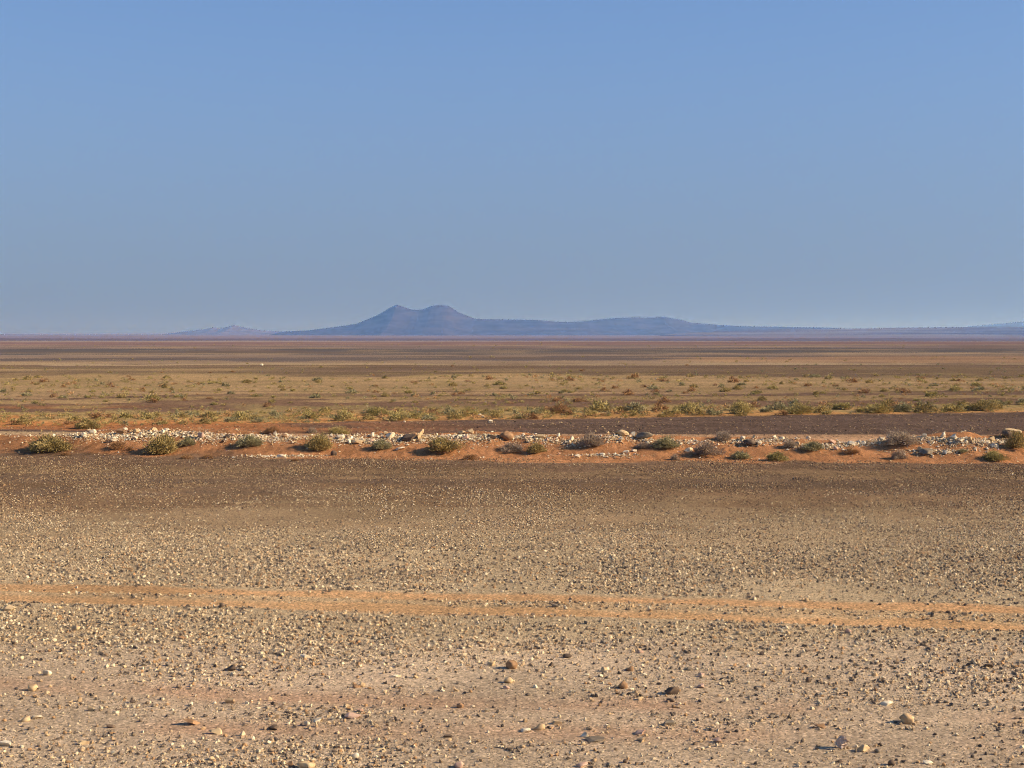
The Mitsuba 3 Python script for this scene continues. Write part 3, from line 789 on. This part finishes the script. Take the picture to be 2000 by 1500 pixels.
def shrub_meshes(seed, leaves, lump, leaf, airy, cols, stems=16, height=0.5):
    """A shrub 1 m across and about `height` tall on the origin: (stem mesh, foliage mesh with colours)."""
    rng = np.random.default_rng(seed)
    # clumps over a flattened dome; some sides are thin, so the outline is uneven
    cl = []
    lop = rng.uniform(0, 2 * PI)
    while len(cl) < lump:
        d = rng.normal(size=3)
        d[2] = abs(d[2])
        d /= np.linalg.norm(d)
        th = math.atan2(d[1], d[0])
        reach = (0.72 + 0.28 * math.cos(th - lop)) * rng.uniform(0.55, 1.0)
        cl.append((d * np.array([0.46, 0.46, height * 0.92]) * reach, rng.uniform(0.07, 0.15)))
    cpos, crad = np.array([c[0] for c in cl]), np.array([c[1] for c in cl])
    k = rng.integers(0, lump, leaves)
    pos = cpos[k] + rng.normal(size=(leaves, 3)) * crad[k][:, None] * np.array([0.8, 0.8, 0.6])
    pos[:, 2] = np.abs(pos[:, 2]) + 0.005
    out = pos / (np.linalg.norm(pos, axis=1, keepdims=True) + 1e-6) + np.array([0, 0, 0.45]) + rng.normal(size=(leaves, 3)) * 0.55
    out /= np.linalg.norm(out, axis=1, keepdims=True)
    spray = rng.uniform(size=leaves) < 0.07          # bare shoots that stand out of the outline
    pos[spray] *= 0.9
    wd = np.cross(out, rng.normal(size=(leaves, 3)))
    wd /= np.linalg.norm(wd, axis=1, keepdims=True)
    L = (leaf[0] * rng.uniform(0.6, 1.5, leaves) * np.where(spray, 2.4, 1))[:, None]
    Wd = (leaf[1] * rng.uniform(0.6, 1.4, leaves) * np.where(spray, 0.6, 1))[:, None]
    v = np.stack([pos - wd * Wd, pos + out * L * 0.55 - wd * Wd * 0.9 + rng.normal(size=(leaves, 3)) * 0.004, pos + out * L, pos + out * L * 0.45 + wd * Wd], 1).reshape(-1, 3)
    f = np.arange(leaves * 4).reshape(-1, 4)
    base = np.array([alb(*c) * 1.5 for c in cols])
    tone_c = base[rng.integers(0, len(base), lump)]
    col = tone_c[k] * 0.6 + base[rng.integers(0, len(base), leaves)] * 0.4
    col = np.clip(col * rng.uniform(0.75, 1.3, (leaves, 1)), 0.01, 0.8)
    sv, sf, o = [], [], 0
    for i in range(stems):
        e = cpos[rng.integers(0, lump)] * rng.uniform(0.8, 1.15)
        m = e * 0.45 + np.array([0, 0, 0.04]) + rng.normal(size=3) * 0.03
        b = np.array([*(rng.normal(size=2) * 0.03), -0.02])
        a, q = tube([b, m, e], 0.012, 0.004)
        sv.append(a), sf.append(q + o)
        o += len(a)
    return (np.vstack(sv), np.vstack(sf)), (v, f, np.repeat(col, 4, axis=0))


OLIVE = [(142, 122, 78), (124, 108, 70), (160, 138, 92), (108, 94, 62), (168, 146, 98)]
YELLOW = [(156, 138, 88), (142, 126, 80), (168, 150, 100), (132, 118, 76), (142, 122, 82)]
GREEN = [(146, 130, 84), (130, 117, 74), (162, 144, 94), (116, 104, 68)]
GREY = [(150, 130, 112), (132, 114, 100), (164, 146, 124), (118, 102, 90)]
DRY = [(148, 110, 76), (128, 96, 70), (166, 130, 90), (112, 84, 64)]
GREYGREEN = [(140, 130, 96), (122, 114, 86), (158, 146, 110), (106, 98, 74)]
FULL, LITE = {}, {}
for j, (kind, cols, airy) in enumerate([('olive', OLIVE, 0), ('yellow', YELLOW, 0), ('green', GREEN, 0), ('grey', GREY, 1), ('dry', DRY, 1), ('greygreen', GREYGREEN, 0)]):
    for q in range(3):
        leaf = (0.085, 0.0075) if airy else (0.065, 0.011)
        FULL[kind, q] = shrub_meshes(50 + j * 10 + q, 2800 if airy else 3600, 30 if airy else 24, leaf, airy, cols, 30 if airy else 18)
        LITE[kind, q] = shrub_meshes(350 + j * 10 + q, 420, 15, (0.12, 0.024), airy, cols, 6)
scene['leaf_skin'] = {'type': 'principledthin', 'base_color': {'type': 'mesh_attribute', 'name': 'vertex_color'}, 'roughness': 0.8, 'diff_trans': 0.35, 'spec_trans': 0.0, 'eta': 1.3}
scene['twig_bark'] = {'type': 'diffuse', 'reflectance': {'type': 'rgb', 'value': [0.17, 0.125, 0.09]}}
_pl = {}


def parts_of(pool, kind, q):
    if (id(pool), kind, q) not in _pl:
        (sv, sf), (v, f, c) = pool[kind, q]
        _pl[id(pool), kind, q] = ply((sv, sf), 'twig_bark'), ply((v, f), 'leaf_skin', color=c)
    return _pl[id(pool), kind, q]


def put_shrub(p, width, height, kind, q, yaw, label, group=None, pool=None, category='shrub', name='shrub'):
    stem, crown = parts_of(FULL if pool is None else pool, kind, q)
    key = numbered(name)
    M = T().translate([float(t) for t in p]).scale([width, width, height / 0.55]).rotate([0, 0, 1], yaw)
    scene[key + '__stem'] = {**stem, 'to_world': M}
    scene[key + '__foliage'] = {**crown, 'to_world': M}
    labels[key] = {'label': label, 'category': category}
    if group:
        labels[key]['group'] = group


# X of the middle, row of the foot, width and height in the photograph's pixels, kind, label
BANK_SHRUBS = [
    (98, 886, 92, 40, 'olive', 'big olive shrub at the left end of the bank, with a dark left side'),
    (126, 890, 24, 9, 'dry', 'low dry brown tuft in front of the big left hand olive shrub'),
    (226, 879, 38, 17, 'dry', 'dry brown tuft below the white rubble on the left part of the slope'),
    (252, 880, 13, 10, 'dry', 'tiny dry tuft beside the big dark olive shrub'),
    (308, 889, 80, 43, 'olive', 'big dark olive shrub with a black hollow in its middle'),
    (366, 873, 34, 20, 'greygreen', 'olive tuft leaning against the big dark olive shrub'),
    (362, 897, 30, 11, 'dry', 'first small dry tuft at the foot of the bank'),
    (404, 896, 26, 11, 'dry', 'second small dry tuft at the foot of the bank'),
    (488, 876, 54, 28, 'greygreen', 'green grey shrub in the pale rubble, shaded on its left'),
    (172, 838, 56, 26, 'olive', 'olive shrub standing behind the bank at the left'),
    (527, 848, 38, 19, 'dry', 'brownish shrub behind the crest near the finger stone'),
    (609, 846, 26, 14, 'grey', 'small dark grey shrub behind the crest'),
    (665, 849, 48, 16, 'yellow', 'flat yellowish green shrub behind the crest'),
    (620, 883, 62, 38, 'olive', 'domed olive grey shrub with a long black shadow to its left'),
    (742, 880, 42, 25, 'greygreen', 'thin leaning shrub below the white wedge of rock'),
    (868, 886, 76, 32, 'olive', 'wide olive shrub under the pale mound, half of it grey'),
    (574, 901, 20, 7, 'dry', 'tiny dry tuft on the gravel before the domed olive grey shrub'),
    (918, 898, 36, 13, 'dry', 'reddish dry tuft at the foot of the bank below the pale mound'),
    (1003, 886, 50, 23, 'grey', 'grey half of the twin shrub below the brown boulder'),
    (1046, 887, 42, 24, 'olive', 'olive half of the twin shrub below the brown boulder'),
    (1158, 876, 58, 29, 'grey', 'grey brown twiggy shrub with a black base in the middle of the bank'),
    (1256, 878, 34, 15, 'grey', 'small grey brown tuft below the widest slab'),
    (1304, 880, 58, 26, 'greygreen', 'sprawling olive grey shrub past the widest slab'),
    (1318, 899, 22, 14, 'grey', 'grey ball of twigs at the foot of the bank'),
    (1380, 893, 66, 33, 'grey', 'broad grey twiggy shrub beside the clean white slab'),
    (1414, 863, 36, 24, 'grey', 'dark grey twiggy shrub standing on the crest'),
    (1447, 898, 44, 20, 'greygreen', 'straw coloured tuft at the foot of the bank'),
    (1520, 901, 52, 22, 'green', 'green cushion shrub at the foot of the bank'),
    (1547, 875, 32, 19, 'grey', 'grey ball shrub beside a pair of white rocks'),
    (1592, 883, 46, 23, 'greygreen', 'olive grey shrub with a thin shadow in the orange sand'),
    (1668, 888, 36, 13, 'dry', 'reddish dry tuft low on the orange slope'),
    (1768, 873, 72, 36, 'grey', 'big airy grey shrub on the crest with a wide black shadow'),
    (1757, 898, 34, 21, 'grey', 'round grey shrub at the foot of the slope under the big airy one'),
    (1882, 886, 24, 9, 'greygreen', 'thin olive sprig lying on the right hand slope'),
    (1946, 902, 54, 22, 'green', 'green cushion shrub at the foot of the bank near the right edge'),
    (1988, 881, 52, 36, 'olive', 'dark olive shrub at the right edge under the great pale block'),
]
rng = np.random.default_rng(77)
for i, (X, Y, w, h, kind, lab) in enumerate(BANK_SHRUBS):
    p = at(X, Y)
    p[1] += px(w * 0.3, p[1])
    p[2] = H(p[0], p[1]) - 0.01
    put_shrub(p, px(w, p[1]) * 1.02, px(h, p[1]) * 0.98, kind, i % 3, rng.uniform(0, 360), lab)

# shrubs of the belts beyond the bank; row ranges (left edge, right edge) of each belt
rng = np.random.default_rng(99)
SIZES = ['small', 'middling', 'large']


def stretch(X):
    for lim, text in ((400, 'near the left edge'), (650, 'left of the twin-peaked hill'), (1000, 'below the twin-peaked hill'), (1350, 'below the long hill'), (1700, 'right of the long hill')):
        if X < lim:
            return text
    return 'near the right edge'


BELTS = [
    (92, (834, 804), (814, 788), (24, 62), ['olive', 'yellow', 'yellow', 'green', 'greygreen', 'dry', 'olive'], 'in the nearest belt'),
    (26, (800, 784), (778, 762), (12, 34), ['olive', 'yellow', 'dry', 'green'], 'between the two belts'),
    (74, (782, 767), (764, 752), (14, 34), ['olive', 'dry', 'green', 'greygreen', 'yellow'], 'at the near tan belt edge'),
    (64, (760, 750), (738, 733), (10, 30), ['olive', 'greygreen', 'dry', 'olive'], 'at the far tan belt edge'),
    (20, (730, 726), (714, 712), (6, 14), ['olive', 'greygreen', 'dry'], 'past the tan belt'),
]
WORD = {'olive': 'olive shrub', 'yellow': 'yellow green shrub', 'green': 'green shrub', 'greygreen': 'grey green shrub', 'dry': 'dry brown shrub', 'grey': 'grey shrub'}
LANDMARKS = [(1920, 802, 66, 26, 'olive', 'widest olive shrub of the nearest belt, close to the right edge'), (1768, 804, 50, 20, 'greygreen', 'dark based grey green shrub of the nearest belt at the right'),
             (1340, 806, 60, 24, 'yellow', 'bright yellow green shrub with a dark tip in the nearest belt'), (1450, 808, 46, 24, 'yellow', 'tall yellow green shrub next to the bright one of the nearest belt'),
             (1812, 801, 28, 16, 'grey', 'lone greyish brown shrub of the nearest belt at the right'), (736, 811, 52, 18, 'green', 'long low green shrub of the nearest belt, on orange sand'),
             (880, 811, 30, 20, 'greygreen', 'grey green shrub beside the pair of white stones'), (1555, 808, 64, 22, 'yellow', 'spreading yellow green shrub at the near edge of the nearest belt'),
             (300, 783, 40, 17, 'yellow', 'solitary yellow green shrub on the dark gravel at the left'), (1090, 807, 56, 22, 'dry', 'broad brownish shrub in the middle of the nearest belt'),
             (485, 748, 22, 9, 'olive', 'dark olive shrub pair standing out on the tan belt'), (975, 752, 34, 10, 'green', 'greenest bush on the tan belt'),
             (1355, 757, 22, 8, 'olive', 'dark little bush at the far side of the dark gravel tongue')]
for i, (X, Y, w, h, kind, lab) in enumerate(LANDMARKS):
    p = at(X, Y)
    put_shrub(p, px(w, p[1]), px(h, p[1]), kind, i % 3, rng.uniform(0, 360), lab, pool=FULL if w > 40 else LITE)
for count, near, far, sizes, kinds, where in BELTS:
    for i in range(count):
        X = (i + rng.uniform(-0.6, 1.6)) / count
        X = 2000 * (X ** 0.75 if 'nearest' in where else X)
        t = X / 2000
        a, b = near[0] + (near[1] - near[0]) * t, far[0] + (far[1] - far[0]) * t
        Y = a + (b - a) * rng.uniform(0, 1) ** 1.3
        p = at(X, Y)
        w = sizes[0] + (sizes[1] - sizes[0]) * rng.uniform(0, 1) ** 2 * (0.6 + 0.4 * t)
        kind = rng.choice(kinds)
        put_shrub(p, px(w, p[1]), px(w * rng.uniform(.34, .5), p[1]), kind, int(rng.integers(0, 3)), rng.uniform(0, 360), f'{SIZES[min(int((w - sizes[0]) / (sizes[1] - sizes[0]) * 4), 2)]} {WORD[kind]} {where}, {stretch(X)}', f'{WORD[kind]}s {where}', LITE)


def scrub(rng, n, near, far, size, pools, name, label, cat, cover=None):
    out = []
    X = rng.uniform(-150, 2150, n)
    a, b = near[0] + (near[1] - near[0]) * X / 2000, far[0] + (far[1] - far[0]) * X / 2000
    for p in at_all(X, a + (b - a) * rng.uniform(0, 1, n)):
        if cover is not None and rng.uniform() > cover(p):
            continue
        v, f, c = pools[int(rng.integers(0, len(pools)))]
        w = px(size[0] + (size[1] - size[0]) * rng.uniform(0, 1) ** 2, p[1])
        a = rng.uniform(0, 2 * PI)
        q = v * np.array([w, w, w * rng.uniform(.6, 1.0)])
        q = np.stack([q[:, 0] * math.cos(a) - q[:, 1] * math.sin(a), q[:, 0] * math.sin(a) + q[:, 1] * math.cos(a), q[:, 2]], -1) + p
        out.append((q, f, c * rng.uniform(.85, 1.15)))
    v, f, c = join(out)
    scene[name] = ply((v, f), 'leaf_skin', color=c)
    labels[name] = {'label': label, 'category': cat, 'kind': 'stuff'}


TUFT = [shrub_meshes(700 + i, 70, 7, (0.22, 0.045), 0, cols, 1)[1] for i, cols in enumerate([YELLOW, OLIVE, GREYGREEN, GREEN, YELLOW, DRY])]


def patchy(p):
    return float(np.clip(3.2 * (npfbm(p[0] * 0.07, p[1] * 0.05, 3, 51) - 0.34), 0.05, 1))


scrub(rng, 1900, (836, 804), (812, 786), (7, 20), TUFT, 'dry_grass', 'yellow and olive dry tussocks covering the nearest belt beyond the bank', 'grass', patchy)
scrub(rng, 1700, (786, 770), (735, 732), (5, 14), TUFT, 'desert_scrub', 'low scrub speckling the tan sand belt', 'scrub', patchy)
scrub(rng, 800, (814, 788), (783, 764), (5, 13), TUFT, 'gravel_scrub', 'sparse tufts on the brown gravel between the belts', 'scrub', patchy)
scrub(rng, 650, (732, 730), (700, 694), (3, 8), [TUFT[1], TUFT[2], TUFT[3]], 'far_scrub', 'specks of dark scrub far out on the brown plain', 'scrub', patchy)
scrub(rng, 200, (681, 680), (672, 670), (2, 6), [TUFT[1], TUFT[2]], 'farthest_scrub', 'dots of dark scrub on the reddish rim of the plain', 'scrub', patchy)
